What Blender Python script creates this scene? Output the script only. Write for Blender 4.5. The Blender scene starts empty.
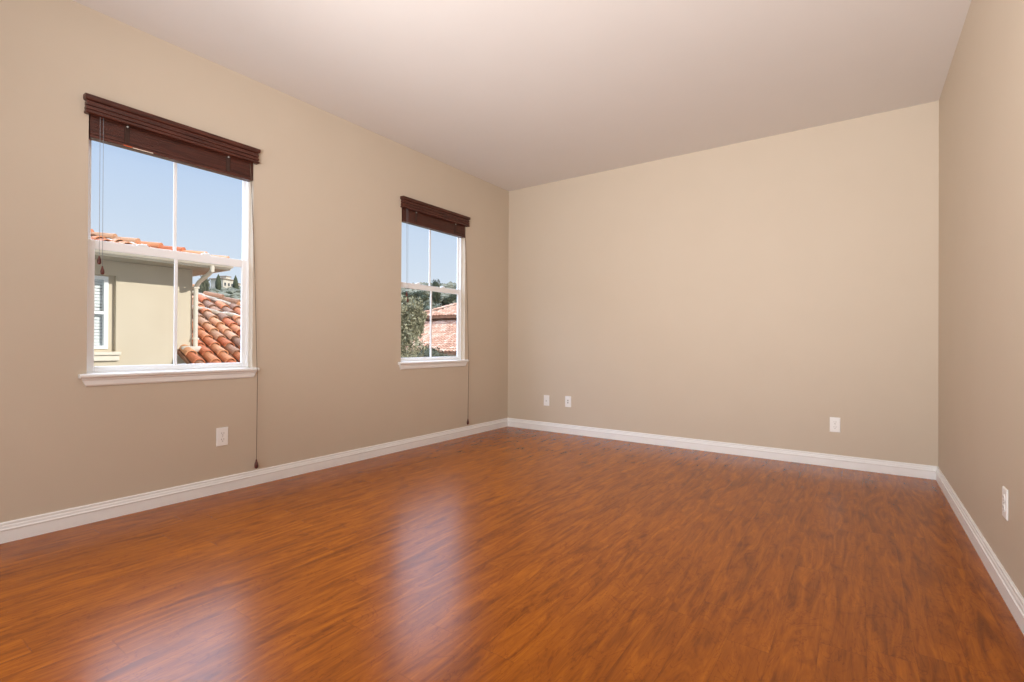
import bpy, bmesh, math, random
from mathutils import Vector, Matrix, noise
random.seed(7)
S = bpy.context.scene
C = S.collection
PI = math.pi

# ------------------------------------------------------------------ camera
W, D, H = 3.8204, 6.0, 2.74            # room: x 0..W, y -D..0, z 0..H
cam_d = bpy.data.cameras.new('camera'); cam = bpy.data.objects.new('camera', cam_d); C.objects.link(cam)
cam_d.sensor_width = 36; cam_d.sensor_fit = 'HORIZONTAL'
cam_d.lens = 36 * 493.96 / 1024
cam_d.clip_start = 0.02; cam_d.clip_end = 2000
yaw, pitch, roll = 0.613102, 0.00397, 0.005506
fw = Vector((-math.sin(yaw)*math.cos(pitch), math.cos(yaw)*math.cos(pitch), math.sin(pitch)))
r0 = Vector((math.cos(yaw), math.sin(yaw), 0)); u0 = r0.cross(fw)
rt = r0*math.cos(roll) + u0*math.sin(roll); up = -r0*math.sin(roll) + u0*math.cos(roll)
M = Matrix((rt, up, -fw)).transposed().to_4x4(); M.translation = Vector((3.35437, -4.68776, 0.96968))
cam.matrix_world = M
S.camera = cam

# ------------------------------------------------------------------ view, sky, sun, added fill lights
S.view_settings.view_transform = 'Standard'; S.view_settings.look = 'None'
S.view_settings.gamma = 1; S.view_settings.use_curve_mapping = False
S.view_settings.exposure = 0.0

def rgb(r, g, b):
    f = lambda c: (c/255/12.92) if c/255 <= .04045 else ((c/255+.055)/1.055)**2.4
    return (f(r), f(g), f(b), 1)

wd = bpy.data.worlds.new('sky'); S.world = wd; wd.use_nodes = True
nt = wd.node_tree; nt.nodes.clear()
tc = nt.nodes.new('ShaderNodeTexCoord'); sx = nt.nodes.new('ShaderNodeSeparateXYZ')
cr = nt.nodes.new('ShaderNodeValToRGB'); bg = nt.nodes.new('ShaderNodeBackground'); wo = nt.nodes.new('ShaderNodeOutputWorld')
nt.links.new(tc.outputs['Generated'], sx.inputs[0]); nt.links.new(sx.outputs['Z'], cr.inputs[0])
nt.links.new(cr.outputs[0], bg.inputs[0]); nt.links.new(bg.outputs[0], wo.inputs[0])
e = cr.color_ramp.elements
e[0].position = 0.0; e[0].color = rgb(232, 240, 249)
e[1].position = 0.12; e[1].color = rgb(221, 233, 248)
n_ = e.new(0.24); n_.color = rgb(204, 222, 246)
n_ = e.new(0.34); n_.color = rgb(184, 209, 244)
n_ = e.new(.6); n_.color = rgb(205, 220, 245)
n_ = e.new(1.0); n_.color = rgb(190, 210, 245)
# extra sky brightness, added for the window glow on the floor: on the -X side of the sky, from about 20 degrees upward
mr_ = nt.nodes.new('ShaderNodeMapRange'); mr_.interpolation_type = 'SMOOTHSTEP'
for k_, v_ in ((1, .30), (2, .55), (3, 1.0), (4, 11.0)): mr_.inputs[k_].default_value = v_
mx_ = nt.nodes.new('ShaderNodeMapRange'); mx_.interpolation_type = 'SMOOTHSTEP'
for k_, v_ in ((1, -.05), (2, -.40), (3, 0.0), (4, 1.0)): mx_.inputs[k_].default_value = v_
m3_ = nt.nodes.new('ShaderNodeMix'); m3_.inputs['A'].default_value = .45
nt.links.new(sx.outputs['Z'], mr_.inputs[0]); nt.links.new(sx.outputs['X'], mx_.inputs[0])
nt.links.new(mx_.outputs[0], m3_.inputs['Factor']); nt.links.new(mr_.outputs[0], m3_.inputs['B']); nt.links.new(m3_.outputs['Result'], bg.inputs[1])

def light(name, kind, loc, direction, energy, color, **kw):
    l = bpy.data.lights.new(name, kind); l.energy = energy; l.color = color
    for k, v in kw.items(): setattr(l, k, v)
    o = bpy.data.objects.new(name, l); C.objects.link(o); o.location = loc
    o.rotation_euler = Vector(direction).to_track_quat('-Z', 'Y').to_euler()
    return o
light('sun', 'SUN', (20, 16, 12), (-1, -.32, -.5), 3.9, (1, .95, .87), angle=math.radians(.5))
# area fill light added at the unseen opening behind the camera
light('added_rear_fill', 'AREA', (1.95, -D+.04, 1.35), (0, 1, 0.12), 45, (.93, .96, 1), shape='RECTANGLE', size=2.3, size_y=1.6)
# two unseen fill spots, added behind the camera to wash the ceiling
light('added_ceiling_fill', 'SPOT', (2.9, -5.4, 1.2), (-.9, 3.4, 1.68), 490, (.98, .98, 1), spot_size=math.radians(110), spot_blend=1, shadow_soft_size=.35)
light('added_ceiling_fill', 'SPOT', (1.0, -5.5, 1.0), (1.8, 3.6, 1.3), 295, (.98, .98, 1), spot_size=math.radians(80), spot_blend=1, shadow_soft_size=.35)

# ------------------------------------------------------------------ material helpers
MATS = {}
def new_mat(name):
    m = bpy.data.materials.new(name); m.use_nodes = True; m.node_tree.nodes.clear(); MATS[name] = m
    return m, m.node_tree.nodes, m.node_tree.links
def out_bsdf(N, L, rough=.5, spec=.5, color=None):
    o = N.new('ShaderNodeOutputMaterial'); b = N.new('ShaderNodeBsdfPrincipled')
    b.inputs['Roughness'].default_value = rough; b.inputs['Specular IOR Level'].default_value = spec
    if color: b.inputs['Base Color'].default_value = color
    L.new(b.outputs[0], o.inputs[0]); return b
def noisy(name, c1, c2, scale=8, rough=.6, spec=.4, bump=0, bscale=None, stretch=(1, 1, 1), detail=4, dist=0.0, p0=.3, p1=.7):
    m, N, L = new_mat(name); b = out_bsdf(N, L, rough, spec)
    t = N.new('ShaderNodeTexCoord'); mp = N.new('ShaderNodeMapping'); mp.inputs['Scale'].default_value = stretch
    L.new(t.outputs['Object'], mp.inputs[0])
    n = N.new('ShaderNodeTexNoise'); n.inputs['Scale'].default_value = scale; n.inputs['Detail'].default_value = detail
    n.inputs['Distortion'].default_value = dist
    L.new(mp.outputs[0], n.inputs['Vector'])
    r = N.new('ShaderNodeValToRGB'); r.color_ramp.elements[0].position = p0; r.color_ramp.elements[1].position = p1
    r.color_ramp.elements[0].color = c1; r.color_ramp.elements[1].color = c2
    L.new(n.outputs['Fac'], r.inputs[0]); L.new(r.outputs[0], b.inputs['Base Color'])
    if bump:
        n2 = N.new('ShaderNodeTexNoise'); n2.inputs['Scale'].default_value = bscale or scale*4
        L.new(mp.outputs[0], n2.inputs['Vector'])
        bp = N.new('ShaderNodeBump'); bp.inputs['Strength'].default_value = bump; bp.inputs['Distance'].default_value = .002
        L.new(n2.outputs['Fac'], bp.inputs['Height']); L.new(bp.outputs[0], b.inputs['Normal'])
    return m
def mathn(N, L, op, a, b=None):
    n = N.new('ShaderNodeMath'); n.operation = op
    for i, v in enumerate((a, b)):
        if v is None: continue
        if isinstance(v, (int, float)): n.inputs[i].default_value = v
        else: L.new(v, n.inputs[i])
    return n.outputs[0]

noisy('wall_paint', (.600, .506, .394, 1), (.610, .516, .404, 1), 3, .62, .35, bump=.12, bscale=160)
noisy('ceiling_paint', (.74, .70, .66, 1), (.75, .71, .67, 1), 3, .8, .2, bump=.1, bscale=120)
noisy('trim_white', (.88, .88, .86, 1), (.90, .90, .88, 1), 6, .35, .5)
noisy('vinyl_white', (.92, .94, .95, 1), (.94, .96, .97, 1), 6, .3, .5)
noisy('sill_paint', (.86, .84, .80, 1), (.87, .85, .81, 1), 6, .4, .5)
noisy('plate_plastic', (.92, .91, .88, 1), (.93, .92, .89, 1), 20, .3, .5)
noisy('slot_dark', (.20, .17, .14, 1), (.24, .20, .17, 1), 20, .5, .3)
noisy('screw_metal', (.5, .48, .44, 1), (.6, .57, .53, 1), 40, .3, .5)
noisy('cherry_wood', (.030, .008, .005, 1), (.125, .034, .020, 1), 6, .38, .4, stretch=(30, 1.2, 22), detail=5, bump=.1, p0=.3, p1=.75)
noisy('cord_tan', (.12, .085, .06, 1), (.18, .13, .09, 1), 60, .8, .2)
noisy('tape_brown', (.055, .03, .022, 1), (.085, .045, .035, 1), 60, .8, .2)
noisy('warning_orange', (.50, .09, .03, 1), (.55, .11, .04, 1), 60, .6, .3)
noisy('label_cream', (.75, .62, .50, 1), (.80, .68, .55, 1), 60, .6, .3)
noisy('cord_grey', (.22, .22, .24, 1), (.30, .30, .32, 1), 60, .8, .2)
noisy('tassel_wood', (.07, .016, .010, 1), (.15, .035, .022, 1), 60, .35, .5)
noisy('stucco', (.60, .52, .40, 1), (.66, .58, .455, 1), 1.4, .9, .1, bump=.5, bscale=45, detail=6)
noisy('trim_exterior', (.72, .66, .55, 1), (.78, .72, .62, 1), 4, .6, .3)
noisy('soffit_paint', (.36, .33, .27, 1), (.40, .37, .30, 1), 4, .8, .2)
noisy('mortar', (.50, .43, .36, 1), (.78, .71, .62, 1), 9, .95, .1, bump=.6, bscale=30)
noisy('tile_under', (.22, .11, .07, 1), (.34, .18, .11, 1), 3, .9, .1)
noisy('exterior_blind', (.80, .82, .82, 1), (.85, .87, .87, 1), 4, .6, .2)
noisy('foliage_near', (.11, .115, .065, 1), (.60, .56, .38, 1), 5, .7, .25, detail=6)
noisy('foliage_olive', (.075, .085, .06, 1), (.23, .235, .165, 1), .35, .9, .1, detail=8)
noisy('foliage_dark', (.035, .045, .030, 1), (.12, .135, .085, 1), .5, .9, .1, detail=8)
noisy('scrub', (.10, .105, .075, 1), (.30, .285, .21, 1), .3, .95, .05, detail=9)
noisy('bark', (.10, .07, .05, 1), (.22, .17, .12, 1), 8, .9, .1, stretch=(6, 6, 1))
noisy('earth', (.24, .21, .15, 1), (.38, .33, .24, 1), .08, .95, .05, detail=9)
noisy('far_wall', (.66, .60, .52, 1), (.76, .70, .61, 1), .6, .9, .1)
noisy('far_glass', (.05, .06, .07, 1), (.10, .11, .13, 1), .6, .2, .5)
noisy('far_flat_roof', (.35, .27, .21, 1), (.45, .35, .28, 1), .6, .9, .1)

def tile_mat(name, cols, spread=None):
    m, N, L = new_mat(name); b = out_bsdf(N, L, .85, .15)
    g = N.new('ShaderNodeNewGeometry'); r = N.new('ShaderNodeValToRGB'); r.color_ramp.interpolation = 'CONSTANT'
    el = r.color_ramp.elements
    el[0].color = cols[0]; el[1].position = 1/len(cols); el[1].color = cols[1]
    for i, c in enumerate(cols[2:], 2): x = el.new(i/len(cols)); x.color = c
    L.new(g.outputs['Random Per Island'], r.inputs[0])
    t = N.new('ShaderNodeTexCoord'); n = N.new('ShaderNodeTexNoise'); n.inputs['Scale'].default_value = 9; n.inputs['Detail'].default_value = 6
    L.new(t.outputs['Object'], n.inputs['Vector'])
    mx = N.new('ShaderNodeMixRGB'); mx.blend_type = 'MULTIPLY'; mx.inputs[0].default_value = .55
    rr = N.new('ShaderNodeValToRGB'); rr.color_ramp.elements[0].position = .3; rr.color_ramp.elements[1].position = .6
    rr.color_ramp.elements[0].color = (.62, .60, .58, 1); rr.color_ramp.elements[1].color = (1, 1, 1, 1)
    L.new(n.outputs['Fac'], rr.inputs[0])
    L.new(r.outputs[0], mx.inputs[1]); L.new(rr.outputs[0], mx.inputs[2]); L.new(mx.outputs[0], b.inputs['Base Color'])
    return m
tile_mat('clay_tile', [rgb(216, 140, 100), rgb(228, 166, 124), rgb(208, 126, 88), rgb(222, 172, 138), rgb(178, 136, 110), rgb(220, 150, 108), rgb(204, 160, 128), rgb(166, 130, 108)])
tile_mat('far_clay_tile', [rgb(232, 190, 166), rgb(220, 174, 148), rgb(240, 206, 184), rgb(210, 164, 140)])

# glass
m, N, L = new_mat('window_glass')
o = N.new('ShaderNodeOutputMaterial'); mx = N.new('ShaderNodeMixShader'); tr = N.new('ShaderNodeBsdfTransparent'); gl = N.new('ShaderNodeBsdfGlossy')
tr.inputs[0].default_value = (.97, .98, .98, 1); gl.inputs['Roughness'].default_value = .01
fr = N.new('ShaderNodeFresnel')      # same reflectance on the way in and on the way out of the pane
ge = N.new('ShaderNodeNewGeometry'); io = N.new('ShaderNodeMapRange'); io.inputs[3].default_value = 1.25; io.inputs[4].default_value = .8
L.new(ge.outputs['Backfacing'], io.inputs[0]); L.new(io.outputs[0], fr.inputs[0])
L.new(fr.outputs[0], mx.inputs[0]); L.new(tr.outputs[0], mx.inputs[1]); L.new(gl.outputs[0], mx.inputs[2]); L.new(mx.outputs[0], o.inputs[0])

# laminate floor: planks 125 mm wide run along Y
m, N, L = new_mat('laminate_floor'); b = out_bsdf(N, L, .26, .27)
t = N.new('ShaderNodeTexCoord'); sp = N.new('ShaderNodeSeparateXYZ'); L.new(t.outputs['Object'], sp.inputs[0])
PW, PL = .125, 1.22
xs = mathn(N, L, 'DIVIDE', sp.outputs['X'], PW); ix = mathn(N, L, 'FLOOR', xs); fx = mathn(N, L, 'FRACT', xs)
wn = N.new('ShaderNodeTexWhiteNoise'); wn.noise_dimensions = '1D'; L.new(ix, wn.inputs['W'])
ys = mathn(N, L, 'ADD', mathn(N, L, 'DIVIDE', sp.outputs['Y'], PL), wn.outputs['Value']); iy = mathn(N, L, 'FLOOR', ys); fy = mathn(N, L, 'FRACT', ys)
cid = N.new('ShaderNodeCombineXYZ'); L.new(ix, cid.inputs[0]); L.new(iy, cid.inputs[1])
wn2 = N.new('ShaderNodeTexWhiteNoise'); wn2.noise_dimensions = '3D'; L.new(cid.outputs[0], wn2.inputs['Vector'])
off = N.new('ShaderNodeVectorMath'); off.operation = 'SCALE'; L.new(wn2.outputs['Color'], off.inputs[0]); off.inputs['Scale'].default_value = 30
ad = N.new('ShaderNodeVectorMath'); ad.operation = 'ADD'; L.new(t.outputs['Object'], ad.inputs[0]); L.new(off.outputs[0], ad.inputs[1])
def grain(scale, stretch, detail, dist, rough=.6):
    mp = N.new('ShaderNodeMapping'); mp.inputs['Scale'].default_value = stretch; L.new(ad.outputs[0], mp.inputs[0])
    n = N.new('ShaderNodeTexNoise'); n.inputs['Scale'].default_value = scale; n.inputs['Detail'].default_value = detail
    n.inputs['Distortion'].default_value = dist; n.inputs['Roughness'].default_value = rough
    L.new(mp.outputs[0], n.inputs['Vector']); return n.outputs['Fac']
g1 = grain(2.6, (6.5, .9, 1), 6, 1.8, .62)          # broad swirling figure
g2 = grain(9, (9, .55, 1), 4, .8)               # fine pores along the plank
g3 = grain(2.4, (3.2, 1.3, 1), 3, 2.2)          # dark knots and swirls
rp = N.new('ShaderNodeValToRGB'); el = rp.color_ramp.elements
el[0].position = .30; el[0].color = rgb(136, 70, 4); el[1].position = .70; el[1].color = rgb(196, 110, 13)
x = el.new(.5); x.color = rgb(168, 89, 7)
L.new(g1, rp.inputs[0])
def mul(c, fac_out, p0, c0, p1, amt):
    r = N.new('ShaderNodeValToRGB'); r.color_ramp.elements[0].position = p0; r.color_ramp.elements[0].color = c0
    r.color_ramp.elements[1].position = p1; r.color_ramp.elements[1].color = (1, 1, 1, 1)
    L.new(fac_out, r.inputs[0]); q = N.new('ShaderNodeMixRGB'); q.blend_type = 'MULTIPLY'; q.inputs[0].default_value = amt
    L.new(c, q.inputs[1]); L.new(r.outputs[0], q.inputs[2]); return q.outputs[0]
c = mul(rp.outputs[0], g2, .35, (.64, .55, .48, 1), .62, .42)
c = mul(c, g3, .30, (.50, .42, .34, 1), .40, .42)
# thin vein lines where the figure noise crosses mid value
vein = mathn(N, L, 'ABSOLUTE', mathn(N, L, 'SUBTRACT', g3, .52))
c = mul(c, vein, .003, (.58, .46, .38, 1), .014, .5)
tone = mathn(N, L, 'ADD', mathn(N, L, 'MULTIPLY', wn2.outputs['Value'], .05), .90)
hs = N.new('ShaderNodeHueSaturation'); L.new(tone, hs.inputs['Value']); L.new(c, hs.inputs['Color'])
ex = mathn(N, L, 'MINIMUM', fx, mathn(N, L, 'SUBTRACT', 1, fx)); ey = mathn(N, L, 'MINIMUM', fy, mathn(N, L, 'SUBTRACT', 1, fy))
sx_ = mathn(N, L, 'GREATER_THAN', ex, .010); sy_ = mathn(N, L, 'GREATER_THAN', ey, .0016)
seam = mathn(N, L, 'MULTIPLY', sx_, sy_)
q = N.new('ShaderNodeMixRGB'); q.blend_type = 'MULTIPLY'; q.inputs[0].default_value = .16
L.new(hs.outputs[0], q.inputs[1]); L.new(seam, q.inputs[2]); L.new(q.outputs[0], b.inputs['Base Color'])
hh = mathn(N, L, 'ADD', mathn(N, L, 'MULTIPLY', g2, .5), mathn(N, L, 'MULTIPLY', seam, .5))
bp = N.new('ShaderNodeBump'); bp.inputs['Strength'].default_value = .3; bp.inputs['Distance'].default_value = .0015
L.new(hh, bp.inputs['Height']); L.new(bp.outputs[0], b.inputs['Normal'])

# ------------------------------------------------------------------ mesh helpers
def obj(name, bm, mat, parent=None, smooth=False, bevel=0):
    me = bpy.data.meshes.new(name); bmesh.ops.recalc_face_normals(bm, faces=bm.faces); bm.to_mesh(me); bm.free()
    o = bpy.data.objects.new(name, me); C.objects.link(o)
    for mt in (mat if isinstance(mat, (list, tuple)) else [mat]): me.materials.append(MATS[mt])
    if smooth:
        for f in me.polygons: f.use_smooth = True
    if bevel:
        md = o.modifiers.new('bevel', 'BEVEL'); md.width = bevel; md.segments = 2; md.limit_method = 'ANGLE'
    if parent is not None: o.parent = parent
    return o
def tag(o, label, cat, group=None, kind=None):
    o['label'] = label; o['category'] = cat
    if group: o['group'] = group
    if kind: o['kind'] = kind
    return o
def thing(name, label, cat, loc=(0, 0, 0), group=None, kind=None):
    o = bpy.data.objects.new(name, None); C.objects.link(o); o.location = loc; o.empty_display_size = .1
    if kind: o['kind'] = kind
    return tag(o, label, cat, group)
def struct(o, label=None):
    o['kind'] = 'structure'
    if label: o['label'] = label
    return o
def box(bm, x0, x1, y0, y1, z0, z1, mi=0):
    v = [bm.verts.new((x, y, z)) for x in (x0, x1) for y in (y0, y1) for z in (z0, z1)]
    for q in ((0, 1, 3, 2), (4, 6, 7, 5), (0, 4, 5, 1), (2, 3, 7, 6), (0, 2, 6, 4), (1, 5, 7, 3)):
        bm.faces.new([v[i] for i in q]).material_index = mi
    return v
def prism(bm, prof, axis, a, b, mi=0):
    """extrude a 2-D profile along an axis ('x': prof=(y,z), 'y': prof=(x,z), 'z': prof=(x,y)); a, b may be functions of the profile point"""
    def P(p, t):
        t = t(p) if callable(t) else t
        return {'x': (t, p[0], p[1]), 'y': (p[0], t, p[1]), 'z': (p[0], p[1], t)}[axis]
    A = [bm.verts.new(P(p, a)) for p in prof]; B = [bm.verts.new(P(p, b)) for p in prof]
    n = len(prof)
    for i in range(n): bm.faces.new((A[i], A[(i+1) % n], B[(i+1) % n], B[i])).material_index = mi
    bm.faces.new(A).material_index = mi; bm.faces.new(B[::-1]).material_index = mi
def tube(bm, pts, r, n=8, cap=True):
    pts = [Vector(p) for p in pts]; rings = []
    for i, p in enumerate(pts):
        d = (pts[min(i+1, len(pts)-1)] - pts[max(i-1, 0)]).normalized()
        a = d.orthogonal().normalized() if i == 0 else (a - d*a.dot(d)).normalized()
        bb = d.cross(a); rr = r[i] if isinstance(r, (list, tuple)) else r
        rings.append([bm.verts.new(p + (a*math.cos(2*PI*k/n) + bb*math.sin(2*PI*k/n))*rr) for k in range(n)])
    for A, B in zip(rings, rings[1:]):
        for k in range(n): bm.faces.new((A[k], A[(k+1) % n], B[(k+1) % n], B[k]))
    if cap: bm.faces.new(rings[0][::-1]); bm.faces.new(rings[-1])
def BM(): return bmesh.new()
def wall_x(bm, x0, x1, y0, y1, z0, z1, holes):
    """slab normal to X with rectangular holes (ya, yb, za, zb)"""
    ys = sorted({y0, y1, *[h[0] for h in holes], *[h[1] for h in holes]}); zs = sorted({z0, z1, *[h[2] for h in holes], *[h[3] for h in holes]})
    inh = lambda y, z: any(h[0] < y < h[1] and h[2] < z < h[3] for h in holes)
    vd = {}
    def V(x, y, z):
        k = (round(x, 5), round(y, 5), round(z, 5))
        if k not in vd: vd[k] = bm.verts.new((x, y, z))
        return vd[k]
    solid = lambda i, j: 0 <= i < len(ys)-1 and 0 <= j < len(zs)-1 and not inh((ys[i]+ys[i+1])/2, (zs[j]+zs[j+1])/2)
    for i in range(len(ys)-1):
        for j in range(len(zs)-1):
            if not solid(i, j): continue
            a, b_, c_, d_ = ys[i], ys[i+1], zs[j], zs[j+1]
            for x in (x0, x1): bm.faces.new((V(x, a, c_), V(x, b_, c_), V(x, b_, d_), V(x, a, d_)))
            if not solid(i-1, j): bm.faces.new((V(x0, a, c_), V(x1, a, c_), V(x1, a, d_), V(x0, a, d_)))
            if not solid(i+1, j): bm.faces.new((V(x0, b_, c_), V(x1, b_, c_), V(x1, b_, d_), V(x0, b_, d_)))
            if not solid(i, j-1): bm.faces.new((V(x0, a, c_), V(x1, a, c_), V(x1, b_, c_), V(x0, b_, c_)))
            if not solid(i, j+1): bm.faces.new((V(x0, a, d_), V(x1, a, d_), V(x1, b_, d_), V(x0, b_, d_)))

# ------------------------------------------------------------------ room shell
T = .105
WY = [(-3.842, -2.968), (-1.647, -.773)]       # the two window openings along the left wall
WZ = (.775, 2.21)
bm = BM(); box(bm, -T, W+T, -D-T, T, -.12, 0); struct(obj('floor', bm, 'laminate_floor'), 'glossy orange-brown laminate plank floor')
bm = BM(); box(bm, -T, W+T, -D-T, T, H, H+.15); struct(obj('ceiling', bm, 'ceiling_paint'), 'plain pale ceiling')
bm = BM(); wall_x(bm, -T, 0, -D, 0, 0, H, [(a, b_, *WZ) for a, b_ in WY]); struct(obj('wall_left', bm, 'wall_paint'), 'beige wall with two windows')
bm = BM(); box(bm, -T, W+T, 0, T, 0, H); struct(obj('wall_back', bm, 'wall_paint'), 'plain beige far wall with three small plates')
bm = BM(); box(bm, W, W+T, -D, 0, 0, H); struct(obj('wall_right', bm, 'wall_paint'), 'beige wall at the right edge')
# wall behind the camera; its wide window is added around the fill light
bm = BM(); wall_x(bm, -T, 0, -W-T, T, 0, H, [(-3.1, -.8, .55, 2.15)])
for v in bm.verts: v.co = Vector((-v.co.y, -D + v.co.x, v.co.z))
struct(obj('wall_front', bm, 'wall_paint'))
w3 = thing('window_3', 'added unseen window around the fill light behind the camera', 'window', (1.95, -D-.05, .55), kind='structure')
bm = BM()
for a in (-1.15, -.025, 1.1): box(bm, a, a+.05, -.03, .03, 0, 1.6)
box(bm, -1.15, 1.15, -.03, .03, 0, .05); box(bm, -1.15, 1.15, -.03, .03, 1.55, 1.6)
obj('frame', bm, 'vinyl_white', w3)

# baseboard profile: (distance from wall, height)
BP = [(0, 0), (.014, 0), (.014, .056), (.0165, .060), (.0165, .064), (.0125, .068), (.0115, .078), (.0085, .084), (.0095, .088), (.0095, .0935), (.006, .0975), (0, .0975)]
bm = BM(); prism(bm, BP, 'y', -D, lambda p: -p[0]); struct(obj('baseboard_left', bm, 'trim_white'))
bm = BM(); prism(bm, [(W-p[0], p[1]) for p in BP], 'y', -D, lambda p: -(W-p[0])); 
for v in bm.verts:
    if v.co.y > -D + .01: v.co.y = -(W - v.co.x)
struct(obj('baseboard_right', bm, 'trim_white'))
bm = BM(); prism(bm, [(-p[0], p[1]) for p in BP], 'x', lambda p: -p[0], lambda p: W+p[0]); struct(obj('baseboard_back', bm, 'trim_white'))
bm = BM(); prism(bm, [(-D+p[0], p[1]) for p in BP], 'x', lambda p: p[0]+D+p[0]*0-D+.0, W-.02); struct(obj('baseboard_front', bm, 'trim_white'))

# ------------------------------------------------------------------ the two windows
def ring(bm, x0, x1, ya, yb, za, zb, w, wb=None, wt=None):
    wb = w if wb is None else wb; wt = w if wt is None else wt
    box(bm, x0, x1, ya, ya+w, za, zb); box(bm, x0, x1, yb-w, yb, za, zb)
    box(bm, x0, x1, ya+w, yb-w, za, za+wb); box(bm, x0, x1, ya+w, yb-w, zb-wt, zb)
def make_window(idx, ya, yb):
    yc = (ya+yb)/2; hw = (yb-ya)/2; h = WZ[1]-WZ[0]
    root = thing('window_%d' % idx, ['', 'larger nearer white framed window looking onto the neighbouring house', 'white framed window farther along the left wall, nearest the corner'][idx],
                 'window', (0, yc, WZ[0]), kind='structure')
    bm = BM(); ring(bm, -T+.004, -.048, -hw, hw, 0, h, .014, .026, .03); obj('frame', bm, 'vinyl_white', root, bevel=.002)
    mr = 1.470 - WZ[0]                                   # underside of the meeting rail
    for nm, z0, z1, x0, x1, wb, wt in (('upper_sash', mr+.004, h-.028, -.090, -.074, .046, .03), ('lower_sash', .026, mr+.050, -.071, -.053, .028, .050)):
        bm = BM(); ring(bm, x0, x1, -hw+.012, hw-.012, z0, z1, .020 if nm[0] == 'u' else .033, wb, wt)
        s = obj(nm, bm, 'vinyl_white', root, bevel=.0025)
        bm = BM(); box(bm, x1-.009, x1-.006, -hw+.028, hw-.028, z0+wb-.006, z1-wt+.006); obj('glass_pane', bm, 'window_glass', s)
        bm = BM(); box(bm, x1-.012, x1-.001, -.009, .009, z0+wb-.004, z1-wt+.004); obj('muntin', bm, 'vinyl_white', s, bevel=.002)
        if nm[0] == 'l':
            for dy in (-.17, .17):
                bm = BM(); box(bm, x1-.026, x1-.002, dy-.026, dy+.026, z1, z1+.008); box(bm, x1-.020, x1-.010, dy-.008, dy+.022, z1+.008, z1+.016)
                obj('sash_lock', bm, 'vinyl_white', s, bevel=.002)
    # stool with rounded nose and horns, apron with clipped ends
    bm = BM()
    prof = [(-.048, .0), (-.048, .022)] + [(.024+.011*math.sin(a*PI/8), .011-(-.011)*math.cos(a*PI/8)) for a in range(0, 9)]
    prism(bm, [(x, z-.004) for x, z in prof if x < .0005] + [(0.0005, .018), (.0005, -.004)], 'y', -hw+.0005, hw-.0005)
    prism(bm, [(.0005, -.004)] + [(.0005, .018)] + [(x, z-.004) for x, z in prof[2:]], 'y', -hw-.034, hw+.034)
    obj('window_sill', bm, 'sill_paint', root, bevel=.002)
    bm = BM()
    ap = [(.0005, -.004), (.018, -.004), (.018, -.012), (.014, -.018), (.013, -.040), (.009, -.047), (.0005, -.050)]
    prism(bm, ap, 'y', lambda p: -hw-.024+(-.004-p[1])*.45, lambda p: hw+.024-(-.004-p[1])*.45)
    obj('apron', bm, 'sill_paint', root)
    return root
for i, (a, b_) in enumerate(WY): make_window(i+1, a, b_)

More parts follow.
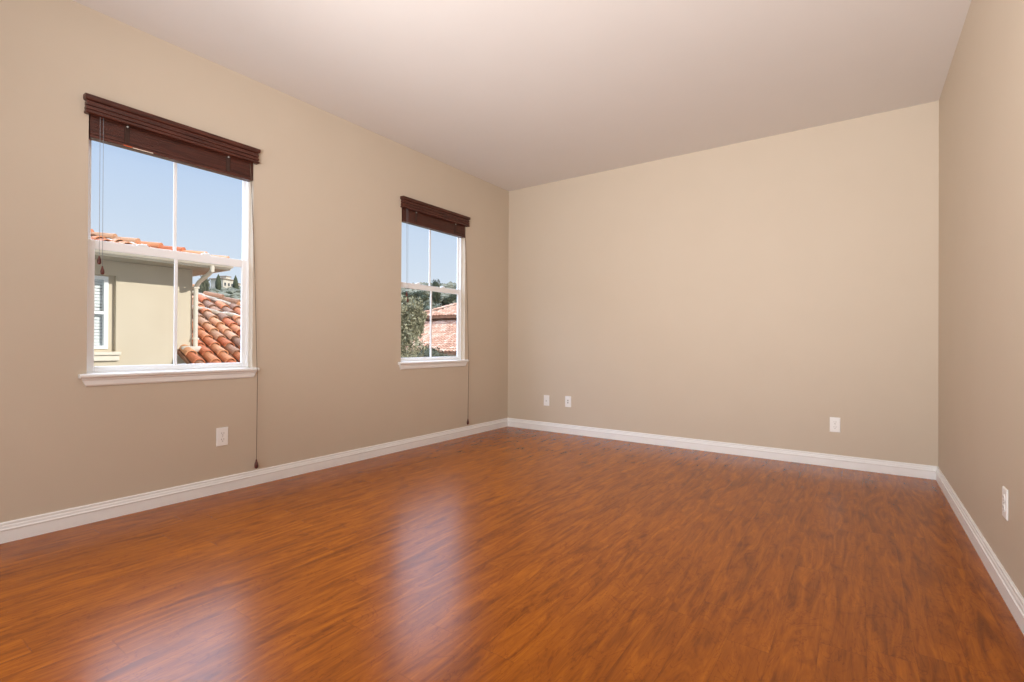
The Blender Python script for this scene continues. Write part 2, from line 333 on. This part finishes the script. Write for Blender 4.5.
# ------------------------------------------------------------------ wooden blinds, raised
def tassel(parent, x, y, z, mat='tassel_wood', k=1):
    bm = BM(); prf = [(.0025, 0), (.004, -.004), (.0045, -.010), (.0085, -.022), (.0095, -.032), (.0085, -.042), (.003, -.046)]; prf = [(a*k, b*k) for a, b in prf]
    n = 12; rings = [[bm.verts.new((x+r*math.cos(2*PI*k/n), y+r*math.sin(2*PI*k/n), z+zz)) for k in range(n)] for r, zz in prf]
    for A, B in zip(rings, rings[1:]):
        for k in range(n): bm.faces.new((A[k], A[(k+1) % n], B[(k+1) % n], B[k]))
    bm.faces.new(rings[0]); bm.faces.new(rings[-1])
    return obj('tassel', bm, mat, parent, smooth=True)
def make_blind():
    root = thing('window_blind', 'raised dark cherry wood blind over the nearer window, showing the neighbouring house', 'window blind', (0, -3.405, 2.055), 'raised wooden blinds on the left wall')
    Z0 = 2.055
    # valence: moulded board, mitred returns back to the wall; local coordinates
    vp = [(.018, .115), (.034, .115), (.038, .119), (.038, .128), (.030, .131), (.030, .134), (.036, .137), (.036, .150), (.029, .153), (.029, .156), (.035, .159), (.035, .176), (.030, .179), (.030, .182), (.040, .187), (.042, .198), (.042, .212), (.018, .212)]
    hw = .462
    bm = BM(); prism(bm, vp, 'y', lambda p: -hw+(.042-p[0])*1.0, lambda p: hw-(.042-p[0])*1.0)
    for s in (-1, 1):
        prof = [(s*(hw-(.042-p[0])), p[1]) for p in vp]
        prism(bm, prof, 'x', .001, lambda p, s=s: .042-(hw-abs(p[0])))
    obj('valence', bm, 'cherry_wood', root)
    bm = BM(); box(bm, -.052, .004, -.430, .430, .112, .150); obj('headrail', bm, 'cherry_wood', root)
    bm = BM(); n = 34; zz = .018
    for i in range(n):
        z = zz + i*.00272; sh = random.uniform(-.0012, .0012); sy = random.uniform(-.0012, .0012)
        box(bm, -.050+sh, .001+sh, -.431+sy, .431+sy, z, z+.0024)
    obj('slat', bm, 'cherry_wood', root)['label'] = 'stacked slats'
    bm = BM(); box(bm, -.051, .003, -.432, .432, 0, .0165); obj('bottom_rail', bm, 'cherry_wood', root, bevel=.003)
    for y in (-.27, .27):
        bm = BM(); box(bm, .0015, .0045, y-.012, y+.012, .016, .112)
        for k in range(4): tube(bm, [(.005, y-.010+k*.0065, .016), (.0065, y-.010+k*.0065, .112)], .0012, 5)
        obj('ladder_tape', bm, 'tape_brown', root)
        bm = BM(); tube(bm, [(.006, y, .109), (.012, y, .109)], .0045, 10); obj('cord_button', bm, 'screw_metal', root)
    # tilt cords at the left, each with its small wooden tassel
    for y, z in ((-.392, 1.425), (-.378, 1.372)):
        bm = BM(); tube(bm, [(.012, y, .12), (.016, y, (z-Z0))], .0011, 6); cd = obj('tilt_cord', bm, 'cord_grey', root)
        tassel(cd, .016, y, z-Z0)
    # lift cord hangs over the end of the sill almost to the baseboard
    bm = BM(); zs = .795-Z0
    pts = [(.006, .409, .11), (.014, .415, .0), (.024, .437, -.6), (.0375, .4505, zs), (.0395, .4535, zs-.03), (.034, .455, -1.5), (.030, .455, .176-Z0)]
    tube(bm, pts, .0021, 6); cd = obj('lift_cord', bm, 'cord_tan', root)
    tassel(cd, .030, .455, .176-Z0, k=1.35)
    return root
blind = make_blind()
def copy_tree(o, parent=None):
    c = o.copy(); C.objects.link(c); c.parent = parent
    for ch in list(o.children): copy_tree(ch, c)
    return c
b2 = copy_tree(blind); b2.location = (0, -1.205, 2.06)
bm = BM(); box(bm, .0028, .0038, -.285, -.245, .0005, .0075); lb = obj('warning_label', bm, 'warning_orange', blind); lb['label'] = 'orange and cream label strip'
bm = BM(); box(bm, .0028, .0038, -.243, -.145, .0002, .0045); obj('label_strip', bm, 'label_cream', lb)
b2['label'] = 'raised dark cherry wood blind over the farther window by the room corner'

# ------------------------------------------------------------------ wall plates
def make_plate(name, label, cat, kind, M4):
    root = thing(name, label, cat); root.matrix_world = M4       # local: x across, z up, -y out of the wall
    bm = BM(); w, h = .0355, .0585
    pr = [(-w, -h), (w, -h), (w, h), (-w, h)]
    A = [bm.verts.new((x, -.0008, z)) for x, z in pr]; B = [bm.verts.new((x, -.0035, z)) for x, z in pr]; Cc = [bm.verts.new((x*.92, -.0062, z*.95)) for x, z in pr]
    for P, Q in ((A, B), (B, Cc)):
        for k in range(4): bm.faces.new((P[k], P[(k+1) % 4], Q[(k+1) % 4], Q[k]))
    bm.faces.new(A[::-1]); bm.faces.new(Cc); obj('cover_plate', bm, 'plate_plastic', root)
    def disc(bm, x, z, r, y0, y1, n=16, sq=1):
        a = [bm.verts.new((x+r*math.cos(2*PI*k/n), y0, z+sq*r*math.sin(2*PI*k/n))) for k in range(n)]
        b = [bm.verts.new((x+r*math.cos(2*PI*k/n), y1, z+sq*r*math.sin(2*PI*k/n))) for k in range(n)]
        for k in range(n): bm.faces.new((a[k], a[(k+1) % n], b[(k+1) % n], b[k]))
        bm.faces.new(a); bm.faces.new(b)
    if kind == 'duplex':
        for z in (-.0195, .0195):
            bm = BM(); disc(bm, 0, z, .0165, -.0060, -.0088, 20, .86); rc = obj('receptacle', bm, 'plate_plastic', root)
            bm = BM(); box(bm, -.0078, -.0056, -.0093, -.0086, z-.001, z+.008); box(bm, .0056, .0078, -.0093, -.0086, z-.001, z+.008); disc(bm, 0, z-.0085, .0028, -.0086, -.0093, 10)
            obj('slot', bm, 'slot_dark', rc)
        bm = BM(); disc(bm, 0, 0, .003, -.006, -.0078, 10); obj('screw', bm, 'screw_metal', root)
    elif kind == 'coax':
        bm = BM(); disc(bm, 0, -.004, .0075, -.006, -.009, 6); disc(bm, 0, -.004, .0045, -.009, -.017, 12); obj('coaxial_jack', bm, 'screw_metal', root)
        for z in (-.042, .042):
            bm = BM(); disc(bm, 0, z, .003, -.006, -.0074, 10); obj('screw', bm, 'plate_plastic', root)
    else:
        bm = BM(); ringp = [(-.017, .034), (.017, .034), (.017, -.034), (-.017, -.034)]
        box(bm, -.0165, .0165, -.0082, -.006, -.0335, .0335); ins = obj('insert', bm, 'plate_plastic', root, bevel=.001)
        for z in (.012, -.012):
            bm = BM(); box(bm, -.0065, .0065, -.0088, -.0080, z-.006, z+.006); obj('jack', bm, 'slot_dark', ins)
        for z in (-.046, .046):
            bm = BM(); disc(bm, 0, z, .003, -.006, -.0074, 10); obj('screw', bm, 'plate_plastic', root)
Tm = Matrix.Translation
Rz = lambda a: Matrix.Rotation(a, 4, 'Z')
make_plate('power_outlet', 'white duplex outlet low on the left wall below the nearer window', 'outlet', 'duplex', Tm((0, -3.157, .357)) @ Rz(PI/2))
make_plate('cable_jack_plate', 'white wall plate with one round jack, nearest the left corner of the back wall', 'wall plate', 'coax', Tm((.529, 0, .337)))
make_plate('phone_jack_plate', 'white wall plate with rectangular insert, second from the left corner on back wall', 'wall plate', 'data', Tm((.799, 0, .344)))
make_plate('power_outlet', 'white duplex outlet on the right half of the back wall', 'outlet', 'duplex', Tm((3.197, 0, .335)))
make_plate('power_outlet', 'white outlet seen nearly edge-on on the right wall', 'outlet', 'duplex', Tm((W, -2.02, .360)) @ Rz(-PI/2))

# ------------------------------------------------------------------ roof tiles
def barrel_tiles(bm, O, A, U, Nn, na, nu, keep, sp=.26, ex=.34, r=.078, seg=6):
    """rows of tapered clay barrels: O eave corner, A along the eave, U up the slope, Nn plane normal"""
    for i in range(na):
        for j in range(nu):
            a = (i+.5)*sp; u = j*ex
            if not keep(O + A*a + U*(u+ex/2)): continue
            ja = random.uniform(-.008, .008); lift = random.uniform(0, .008)
            rings = []
            for uu, rr, hh in ((u-.03, r*1.1, .026+lift), (u+ex, r*.88, .004)):
                rings.append([bm.verts.new(O + A*(a+ja+rr*math.cos(PI*k/seg)) + U*uu + Nn*(hh+rr*math.sin(PI*k/seg)*.95)) for k in range(seg+1)])
            for k in range(seg): bm.faces.new((rings[0][k], rings[0][k+1], rings[1][k+1], rings[1][k]))
            # visible thickness of the tile mouth
            inn = [bm.verts.new(O + A*(a+ja+r*.9*math.cos(PI*k/seg)) + U*(u-.03) + Nn*(.026+lift+r*.9*math.sin(PI*k/seg)*.95)) for k in range(seg+1)]
            for k in range(seg): bm.faces.new((rings[0][k+1], rings[0][k], inn[k], inn[k+1]))
def cap_row(bm, P, Q, step=.36, r=.11, seg=8):
    P, Q = Vector(P), Vector(Q); d = (Q-P); n = int(d.length/step); d.normalize()
    s = d.cross(Vector((0, 0, 1))).normalized(); u = s.cross(d).normalized()
    for i in range(n):
        rings = []
        for t, rr, hh in ((i*step-.03, r*1.08, .035), ((i+1)*step, r*.9, .0)):
            rings.append([bm.verts.new(P + d*t + s*rr*math.cos(PI*k/seg) + u*(hh+rr*math.sin(PI*k/seg))) for k in range(seg+1)])
        for k in range(seg): bm.faces.new((rings[0][k], rings[0][k+1], rings[1][k+1], rings[1][k]))
        bm.faces.new(rings[0])
def mortar_bed(bm, pts, r):
    """one continuous uneven bed of mortar along a line"""
    P = []; R = []
    for p, q in zip(pts, pts[1:]):
        p, q = Vector(p), Vector(q); n = max(1, int((q-p).length/.06))
        for i in range(n):
            c = p.lerp(q, i/n); P.append(c + Vector((0, noise.noise(c*5)*.05, noise.noise(c*7)*.02))); R.append(r*(1+.7*noise.noise(c*8)))
    P.append(Vector(pts[-1])); R.append(r); tube(bm, P, R, 8)

# ------------------------------------------------------------------ the neighbouring house, seen through the nearer window
NX = -6.3; GZ = -3.2
nh = thing('neighbouring_house', 'cream stucco house with clay tile roofs seen through the nearer window', 'house', (NX, -4, GZ))
def at(o, parent=nh):      # world-coordinate mesh put under a parent without moving it
    o.parent = parent; o.matrix_parent_inverse = Matrix.Translation(-Vector(nh.location)); return o
bm = BM(); wall_x(bm, NX-.25, NX, -8.5, -.80, GZ, 2.26, [(-3.02, -1.895, .80, 2.00)])
box(bm, NX-6, NX-.25, -1.00, -.80, GZ, 2.26)
# back of the recess that holds the window
wall_x(bm, NX-.26, NX-.085, -3.02, -1.895, .80, 2.00, [(-2.92, -1.975, .84, 1.985)])
at(obj('wall', bm, 'stucco', None))
# window in the recess
bm = BM(); ring(bm, NX-.15, NX-.06, -2.92, -1.975, .84, 1.985, .055); box(bm, NX-.15, NX-.07, -2.88, -2.01, 1.385, 1.435)
nw = at(obj('window', bm, 'vinyl_white', None, bevel=.004))
bm = BM(); box(bm, NX-.118, NX-.114, -2.87, -2.02, .88, 1.95); o = obj('pane', bm, 'window_glass', None); o.parent = nw
bm = BM()
for k in range(21):
    z = .90+k*.05; v = [bm.verts.new(p) for p in ((NX-.150, -2.87, z), (NX-.150, -2.025, z), (NX-.165, -2.025, z+.044), (NX-.165, -2.87, z+.044))]
    bm.faces.new(v); 
ob = obj('blind', bm, 'exterior_blind', None); ob.parent = nw
md = ob.modifiers.new('thick', 'SOLIDIFY'); md.thickness = .004
bm = BM(); box(bm, NX-.22, NX-.19, -2.95, -1.95, .82, 1.99); o = obj('interior', bm, 'far_glass', None); o.parent = nw
bm = BM(); box(bm, NX-.15, NX+.09, -3.10, -1.845, .745, .795); box(bm, NX-.02, NX+.055, -3.07, -1.86, .655, .745)
at(obj('window_sill', bm, 'trim_exterior', None, bevel=.008))
# main hip roof
EX, EY, EZ, mp_ = -5.70, -.45, 2.25, .25
ez = EZ + .05
bm = BM()
def slab(bm, pts, th):
    lo = [bm.verts.new(Vector(p)-Vector((0, 0, th))) for p in pts]; hi = [bm.verts.new(p) for p in pts]; n = len(pts)
    for k in range(n): bm.faces.new((lo[k], lo[(k+1) % n], hi[(k+1) % n], hi[k]))
    bm.faces.new(lo[::-1]); bm.faces.new(hi)
sN = 4.2
slab(bm, [(EX, -8.9, ez), (EX, EY, ez), (EX-sN, EY-sN, ez+mp_*sN), (EX-sN, -8.9, ez+mp_*sN)], .05)
slab(bm, [(EX, EY, ez), (EX-7, EY, ez), (EX-7, EY-sN, ez+mp_*sN), (EX-sN, EY-sN, ez+mp_*sN)], .05)
Un = Vector((-1, 0, mp_)).normalized(); Nn = Vector((mp_, 0, 1)).normalized()
deck = at(obj('roof', bm, 'tile_under', None))
bm = BM(); barrel_tiles(bm, Vector((EX+.03, -8.9, ez)), Vector((0, 1, 0)), Un, Nn, 33, 13, lambda p: p.y < EY-(EX-p.x)-.05)
cap_row(bm, (EX-.05, EY-.05, ez+.05), (EX-sN, EY-sN, ez+mp_*sN+.05), r=.085)
o = obj('clay_tiles', bm, 'clay_tile', None); o.parent = deck
bm = BM(); mortar_bed(bm, [(EX-.1, EY-.30, ez+.04), (EX-sN, EY-sN-.20, ez+mp_*sN+.04)], .055)
o = obj('mortar', bm, 'mortar', None, smooth=True); o.parent = deck
bm = BM(); box(bm, EX-.64, EX-.02, -8.9, EY, EZ-.02, EZ); box(bm, EX-7, EX-.64, -.9, EY, EZ-.02, EZ)
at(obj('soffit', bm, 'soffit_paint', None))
bm = BM(); box(bm, EX-.02, EX, -8.9, EY, EZ-.03, ez-.03); box(bm, EX-7, EX, EY, EY+.02, EZ-.03, ez-.03)
at(obj('fascia', bm, 'trim_exterior', None))
bm = BM(); gp = [(EX, EZ-.0), (EX+.07, EZ-.0), (EX+.10, EZ+.03), (EX+.10, EZ+.05), (EX+.115, EZ+.06), (EX+.115, EZ+.07), (EX+.09, EZ+.07), (EX+.09, EZ+.035), (EX+.065, EZ+.012), (EX, EZ+.012)]
prism(bm, gp, 'y', -8.9, EY+.02); at(obj('gutter', bm, 'trim_exterior', None))
bm = BM(); tube(bm, [(EX+.05, -.76, EZ+.0), (EX+.05, -.76, EZ-.08), (EX-.10, -.76, EZ-.14), (NX+.16, -.76, EZ-.24), (NX+.06, -.765, EZ-.32), (NX+.06, -.77, EZ-.42), (NX+.06, -.77, .78), (NX+.09, -.77, .72)], .036, 10)
for z in (1.9, 1.0): box(bm, NX-.02, NX+.10, -.815, -.725, z, z+.03)
at(obj('downspout', bm, 'trim_exterior', None, smooth=False))
# lower wing roof beyond the corner, hipped, falling towards us
wm = .45; zf = lambda x: .78 + wm*(-6.2-x)
WE, WR = -5.48, -9.05                        # eave and ridge x
hy = lambda x: .30 + (x-WR)                   # hip line
bm = BM()
slab(bm, [(WE, -1.04, zf(WE)), (WE, 2.9, zf(WE)), (WR+2.6, 2.9, zf(WR+2.6)), (WR, .30, zf(WR)), (WR, -.80, zf(WR)), (NX, -.80, zf(NX)), (NX+.001, -1.04, zf(NX))], .06)
slab(bm, [(WR+2.6, 2.9, zf(WR+2.6)), (WR-2.6, 2.9, zf(WR+2.6)), (WR, .30, zf(WR))], .06)
wr = at(obj('wing_roof', bm, 'tile_under', None))
Uw = Vector((-1, 0, wm)).normalized(); Nw = Vector((wm, 0, 1)).normalized()
bm = BM(); barrel_tiles(bm, Vector((WE+.03, -1.05, zf(WE+.03))), Vector((0, 1, 0)), Uw, Nw, 20, 12, lambda p: p.y < hy(p.x)-.1 and (p.x > NX+.05 or p.y > -.74) and p.y < 2.85 and p.x > WR+.1, sp=.255, ex=.335, r=.088, seg=8)
cap_row(bm, (WR+2.6, 2.9, zf(WR+2.6)+.05), (WR, .30, zf(WR)+.05), r=.095); cap_row(bm, (WR, .30, zf(WR)+.06), (WR, -.80, zf(WR)+.06))
o = obj('clay_tiles', bm, 'clay_tile', None, smooth=False); o.parent = wr
for pts, rr_ in (([(WR, .18, zf(WR)+.05), (WR+2.5, 2.55, zf(WR+2.5)+.05)], .042), ([(-8.05, -.1, zf(-8.05)+.07), (-7.6, .75, zf(-7.6)+.07)], .04),
                 ([(NX+.10, -1.0, zf(NX+.1)+.05), (NX+.10, -.70, zf(NX+.1)+.05)], .05), ([(-5.60, -.86, zf(-5.6)+.03), (-5.60, -.68, zf(-5.6)+.03)], .05)):
    bm = BM(); mortar_bed(bm, pts, rr_); o = obj('mortar', bm, 'mortar', None, smooth=True); o.parent = wr
bm = BM(); box(bm, WR-2.5, -5.95, -.79, 2.7, GZ, zf(-5.95)-.06); at(obj('wing_wall', bm, 'stucco', None))

# ------------------------------------------------------------------ house with pinkish tile roofs, seen through the farther window
ph = thing('tile_roofed_house', 'house with pale pink tile roofs seen through the farther window', 'house', (-20, 26, GZ))
def ap(o, parent=None):
    if parent is None: o.parent = ph; o.matrix_parent_inverse = Matrix.Translation(-Vector(ph.location))
    else: o.parent = parent
    return o
ye, ze, pm = 20.0, .33, .42
bm = BM(); box(bm, -28.6, -8.4, ye+.6, ye+14, GZ, ze+.1); ap(obj('wall', bm, 'far_wall', None))
bm = BM(); slab(bm, [(-29.2, ye, ze), (-8, ye, ze), (-8, ye+7, ze+pm*7), (-29.2, ye+7, ze+pm*7)], .18); slab(bm, [(-29.2, ye+7, ze+pm*7), (-8, ye+7, ze+pm*7), (-8, ye+14.5, ze), (-29.2, ye+14.5, ze)], .18)
lr = ap(obj('lower_roof', bm, 'tile_under', None))
Uh = Vector((0, 1, pm)).normalized(); Nh = Vector((0, -pm, 1)).normalized()
bm = BM(); barrel_tiles(bm, Vector((-29.2, ye, ze)), Vector((1, 0, 0)), Uh, Nh, 66, 18, lambda p: True, sp=.32, ex=.42, r=.12, seg=4)
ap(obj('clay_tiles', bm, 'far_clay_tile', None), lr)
bm = BM(); box(bm, -27.6, -10, ye+6.2, ye+12, ze+2.0, ze+3.05); ap(obj('upper_wall', bm, 'far_wall', None))
bm = BM(); z2 = ze+2.85; y2 = ye+5.4; x2 = -28.2; um = .40
slab(bm, [(x2, y2, z2), (-9.4, y2, z2), (-9.4-4, y2+4, z2+um*4), (x2+4, y2+4, z2+um*4)], .2)
slab(bm, [(x2, y2, z2), (x2+4, y2+4, z2+um*4), (x2, y2+8, z2)], .2); slab(bm, [(x2+4, y2+4, z2+um*4), (-13.4, y2+4, z2+um*4), (-9.4, y2+8, z2), (x2, y2+8, z2)], .2)
ur = ap(obj('upper_roof', bm, 'tile_under', None))
Uu = Vector((0, 1, um)).normalized(); Nu = Vector((0, -um, 1)).normalized()
bm = BM(); barrel_tiles(bm, Vector((x2, y2, z2)), Vector((1, 0, 0)), Uu, Nu, 58, 10, lambda p: p.x-x2 > (p.y-y2)+.1 and -9.4-p.x > p.y-y2, sp=.32, ex=.42, r=.12, seg=4)
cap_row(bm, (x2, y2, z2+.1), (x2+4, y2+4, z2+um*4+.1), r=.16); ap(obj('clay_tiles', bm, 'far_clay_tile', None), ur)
for x in (-22.5, -19.0, -15.5):
    bm = BM(); ring(bm, 0, .08, -.75, .75, 0, 1.3, .09)
    for v in bm.verts: v.co = Vector((x+v.co.y, ye+.6-v.co.x, -1.9+v.co.z))
    w_ = ap(obj('window', bm, 'vinyl_white', None)); bm = BM(); box(bm, x-.7, x+.7, ye+.56, ye+.6, -1.85, -.65); ap(obj('pane', bm, 'far_glass', None), w_)

# ------------------------------------------------------------------ ground and hillside
CX, CY = 3.354, -4.688
def hill(x, y):
    dx, dy = CX-x, y-CY; r = math.hypot(dx, dy); a = math.degrees(math.atan2(dy, dx))
    tan = .088 + (.108-.088)*(a-24.6)/20.4; tan = max(.07, min(.125, tan))
    crest = .97 + tan*245
    s = max(0, (r-42)/(245-42))
    h = GZ + (crest-GZ)*min(1, s)**1.05 - max(0, r-245)*.05
    return h + noise.noise(Vector((x*.03, y*.03, 0)))*min(1, s*3)*2.2 + noise.noise(Vector((x*.11, y*.11, 3)))*min(1, s*3)*.6
bm = BM(); na, nr = 90, 70; grid = []
for i in range(na+1):
    a = math.radians(-12+ i*90/na); row = []
    for j in range(nr+1):
        r = 6*(340/6)**(j/nr); x = CX-r*math.cos(a); y = CY+r*math.sin(a); row.append(bm.verts.new((x, y, hill(x, y))))
    grid.append(row)
for i in range(na):
    for j in range(nr): bm.faces.new((grid[i][j], grid[i+1][j], grid[i+1][j+1], grid[i][j+1]))
struct(obj('hillside', bm, 'earth', smooth=True), 'dry scrubby hillside beyond the houses')

def rough_blob(bm, c, rx, rz, sub=2, amp=.35, seed=0):
    g = bmesh.ops.create_icosphere(bm, subdivisions=sub, radius=1)
    for v in g['verts']:
        n = noise.noise(v.co*1.9+Vector((seed, 0, 0)))*amp + noise.noise(v.co*4.5+Vector((0, seed, 0)))*amp*.6
        v.co = Vector(c) + Vector((v.co.x*rx*(1+n), v.co.y*rx*(1+n), v.co.z*rz*(1+n)))
bm = BM()
for k in range(2600):
    a = math.radians(random.uniform(17, 56)); r = 62 + 190*random.random()**.8
    x = CX-r*math.cos(a); y = CY+r*math.sin(a); s = random.uniform(.9, 2.4)
    rough_blob(bm, (x, y, hill(x, y)+s*.3), s*random.uniform(.9, 1.4), s*.8, 1, .4, k*.37)
tag(obj('hillside_scrub', bm, 'scrub'), 'dense grey-green scrub covering the distant hillside', 'scrub', kind='stuff')

def leaves(bm, c, rx, rz, n, size, shell=.55, seed=0):
    rd = random.Random(seed)
    for _ in range(n):
        d = Vector((rd.gauss(0, 1), rd.gauss(0, 1), rd.gauss(0, 1))).normalized()
        rr = shell + (1-shell)*rd.random()**.6
        rr *= 1 + noise.noise(d*2.2+Vector((seed, 0, 0)))*.35 + noise.noise(d*5+Vector((0, seed, 0)))*.18
        p = Vector(c) + Vector((d.x*rx*rr, d.y*rx*rr, d.z*rz*rr))
        q = Vector((rd.gauss(0, 1), rd.gauss(0, 1), rd.gauss(0, .7)+.3)).normalized(); s = size*rd.uniform(.6, 1.3)
        a = q.orthogonal().normalized(); b = q.cross(a)
        ang = rd.uniform(0, 2*PI); a, b = a*math.cos(ang)+b*math.sin(ang), b*math.cos(ang)-a*math.sin(ang)
        v = [bm.verts.new(p+w) for w in (-a*s, b*s*.38+q*s*.08, a*s, -b*s*.38+q*s*.08)]
        bm.faces.new(v)
def tree(name, label, loc, crowns, hgt, nleaf, lsize, mat, group=None, cat='tree', tr=.12, seed=0, core=True):
    t = thing(name, label, cat, loc, group)
    bm = BM()
    for i, (cx, cy, cz, rx, rz) in enumerate(crowns):
        leaves(bm, (cx, cy, cz), rx, rz, nleaf//len(crowns), lsize, seed=seed+i)
        if core: rough_blob(bm, (cx, cy, cz), rx*.72, rz*.72, 3, .3, seed+i)
    obj('crown', bm, mat, t)
    bm = BM(); tube(bm, [(0, 0, -.3), (.04*hgt*.2, 0, hgt*.4), (0, .02*hgt, hgt*.75)], [tr, tr*.8, tr*.45], 8)
    for i, (cx, cy, cz, rx, rz) in enumerate(crowns):
        tube(bm, [(0, 0, hgt*.35), (cx*.6, cy*.6, cz-rz*.35), (cx, cy, cz+rz*.2)], [tr*.6, tr*.4, tr*.15], 6)
    obj('trunk', bm, 'bark', t); return t
# leafy tree just outside the farther window
tree('garden_tree', 'leafy yellow-green tree filling the lower left of the farther window', (-8.1, 4.95, GZ),
     [(0, 0, 3.8, 1.15, 1.45), (-.4, .5, 4.5, .9, 1.1), (.35, -.2, 2.7, 1.0, 1.1), (.1, .9, 4.9, .55, .6)], 5, 26000, .06, 'foliage_near', tr=.11, seed=3, core=False)
tree('garden_shrub', 'small tree in front of the pink tile roof, low in the farther window', (-13.6, 12.4, GZ),
     [(0, 0, 3.3, .8, .75), (.3, .5, 3.0, .7, .7)], 3.6, 2600, .07, 'foliage_olive', tr=.08, seed=11)
# trees on the hill: two kinds copied individually
protos = []
for k, (mt, sd) in enumerate((('foliage_dark', 21), ('foliage_olive', 31), ('foliage_dark', 41))):
    protos.append(tree('hillside_tree', 'bushy dark evergreen on the wooded hillside', (0, 0, 0), [(0, 0, 4.2, 2.6, 2.3), (1.6, .6, 3.2, 1.8, 1.6), (-1.4, -.8, 3.4, 1.9, 1.7)], 4.5, 900, .35, mt, tr=.25, seed=sd))
LBL = {0: 'dark green evergreen among the trees on the wooded hillside', 1: 'grey-olive bushy tree among the trees on the wooded hillside'}
GRP = {0: 'dark green evergreens on the hillside', 1: 'grey-olive trees on the hillside'}
def place(pr, kind, az, r, s, label=None, group=None):
    a = math.radians(az); x = CX-r*math.cos(a); y = CY+r*math.sin(a)
    o = pr; o.location = (x, y, hill(x, y)-.3); o.scale = (s, s, s); o.rotation_euler = (0, 0, random.uniform(0, 6))
    o['label'] = label or LBL[kind]
    if label is None: o['group'] = GRP[kind]
    elif 'group' in o: del o['group']
    return o
used = [False]*3
spots = []
rr = random.Random(5)
for k in range(40):
    spots.append((rr.uniform(42.2, 50.5), rr.uniform(75, 150), rr.uniform(.45, .75)))
for k in range(6): spots.append((rr.uniform(23.8, 26.5), rr.uniform(110, 200), rr.uniform(.3, .45)))
for k, (az, r, s) in enumerate(spots):
    i = k % 3; pr = protos[i] if not used[i] else copy_tree(protos[i]); used[i] = True
    place(pr, 1 if i == 1 else 0, az, r, s)
# one tree stands clear of the skyline above the farther window's rail
o = copy_tree(protos[0]); place(o, 0, 46.05, 130, 1.0, 'round dark tree standing alone above the skyline in the farther window'); 
o.scale = (.62, .62, (.97+.1285*130-o.location.z)/6.5)
# grey tree beside the downspout on the skyline
o = copy_tree(protos[1]); place(o, 1, 22.9, 140, .8, 'grey-olive tree on the skyline beside the downspout of the cream house'); o.scale = (.5, .5, (.97+.120*140-o.location.z)/6.5)

# villa on the hill crest with a pair of cypresses
vx, vy = CX-250*math.cos(math.radians(24.65)), CY+250*math.sin(math.radians(24.65)); vz = .97+.093*250
v = thing('hilltop_villa', 'pale flat-roofed villa on the crest of the distant hill', 'house', (vx, vy, vz)); v.rotation_euler = (0, 0, math.radians(25))
bm = BM(); box(bm, -3, 3, -4.5, 1.5, -4, 3.4); box(bm, -3, 3.5, 1.5, 5.5, -4, 2.3); box(bm, -1, 2, -1.5, 1.0, 3.4, 4.9); obj('wall', bm, 'far_wall', v)
bm = BM(); box(bm, -3.5, 3.6, -5, 1.9, 3.4, 3.75); box(bm, -3.4, 4, 1.9, 6.0, 2.3, 2.6); box(bm, -1.3, 2.3, -1.8, 1.3, 4.9, 5.2); obj('roof', bm, 'far_flat_roof', v)
for y, z in ((-3.4, .6), (-1.2, .6), (.6, .6), (2.6, .2), (4.3, .2)):
    bm = BM(); X0 = 3 if y < 1.5 else 3.5; box(bm, X0, X0+.08, y-.55, y+.55, z, z+1.5); f = obj('window', bm, 'trim_exterior', v)
    bm = BM(); box(bm, X0+.08, X0+.1, y-.45, y+.45, z+.1, z+1.4); obj('pane', bm, 'far_glass', f)
def cypress(label, az, r, h, top):
    a = math.radians(az); x, y = CX-r*math.cos(a), CY+r*math.sin(a)
    t = thing('cypress', label, 'tree', (x, y, .97+top*r-h), 'cypresses beside the hilltop villa')
    bm = BM(); n = 10; prf = [(.25, .3), (.75, 1.0), (1.0, 2.4), (.95, 4), (.6, 6), (.08, h)]
    rings = [[bm.verts.new((r_*math.cos(2*PI*k/n)*(1+.25*random.random()), r_*math.sin(2*PI*k/n)*(1+.25*random.random()), z)) for k in range(n)] for r_, z in prf]
    for A, B in zip(rings, rings[1:]):
        for k in range(n): bm.faces.new((A[k], A[(k+1) % n], B[(k+1) % n], B[k]))
    obj('crown', bm, 'foliage_dark', t, smooth=True)
    bm = BM(); tube(bm, [(0, 0, -2), (0, 0, 1.5)], .3, 8); obj('trunk', bm, 'bark', t)
cypress('slim dark cypress standing left of the hilltop villa', 24.1, 235, 7.5, .117)
cypress('slim dark cypress standing right of the hilltop villa', 25.6, 235, 7.5, .117)
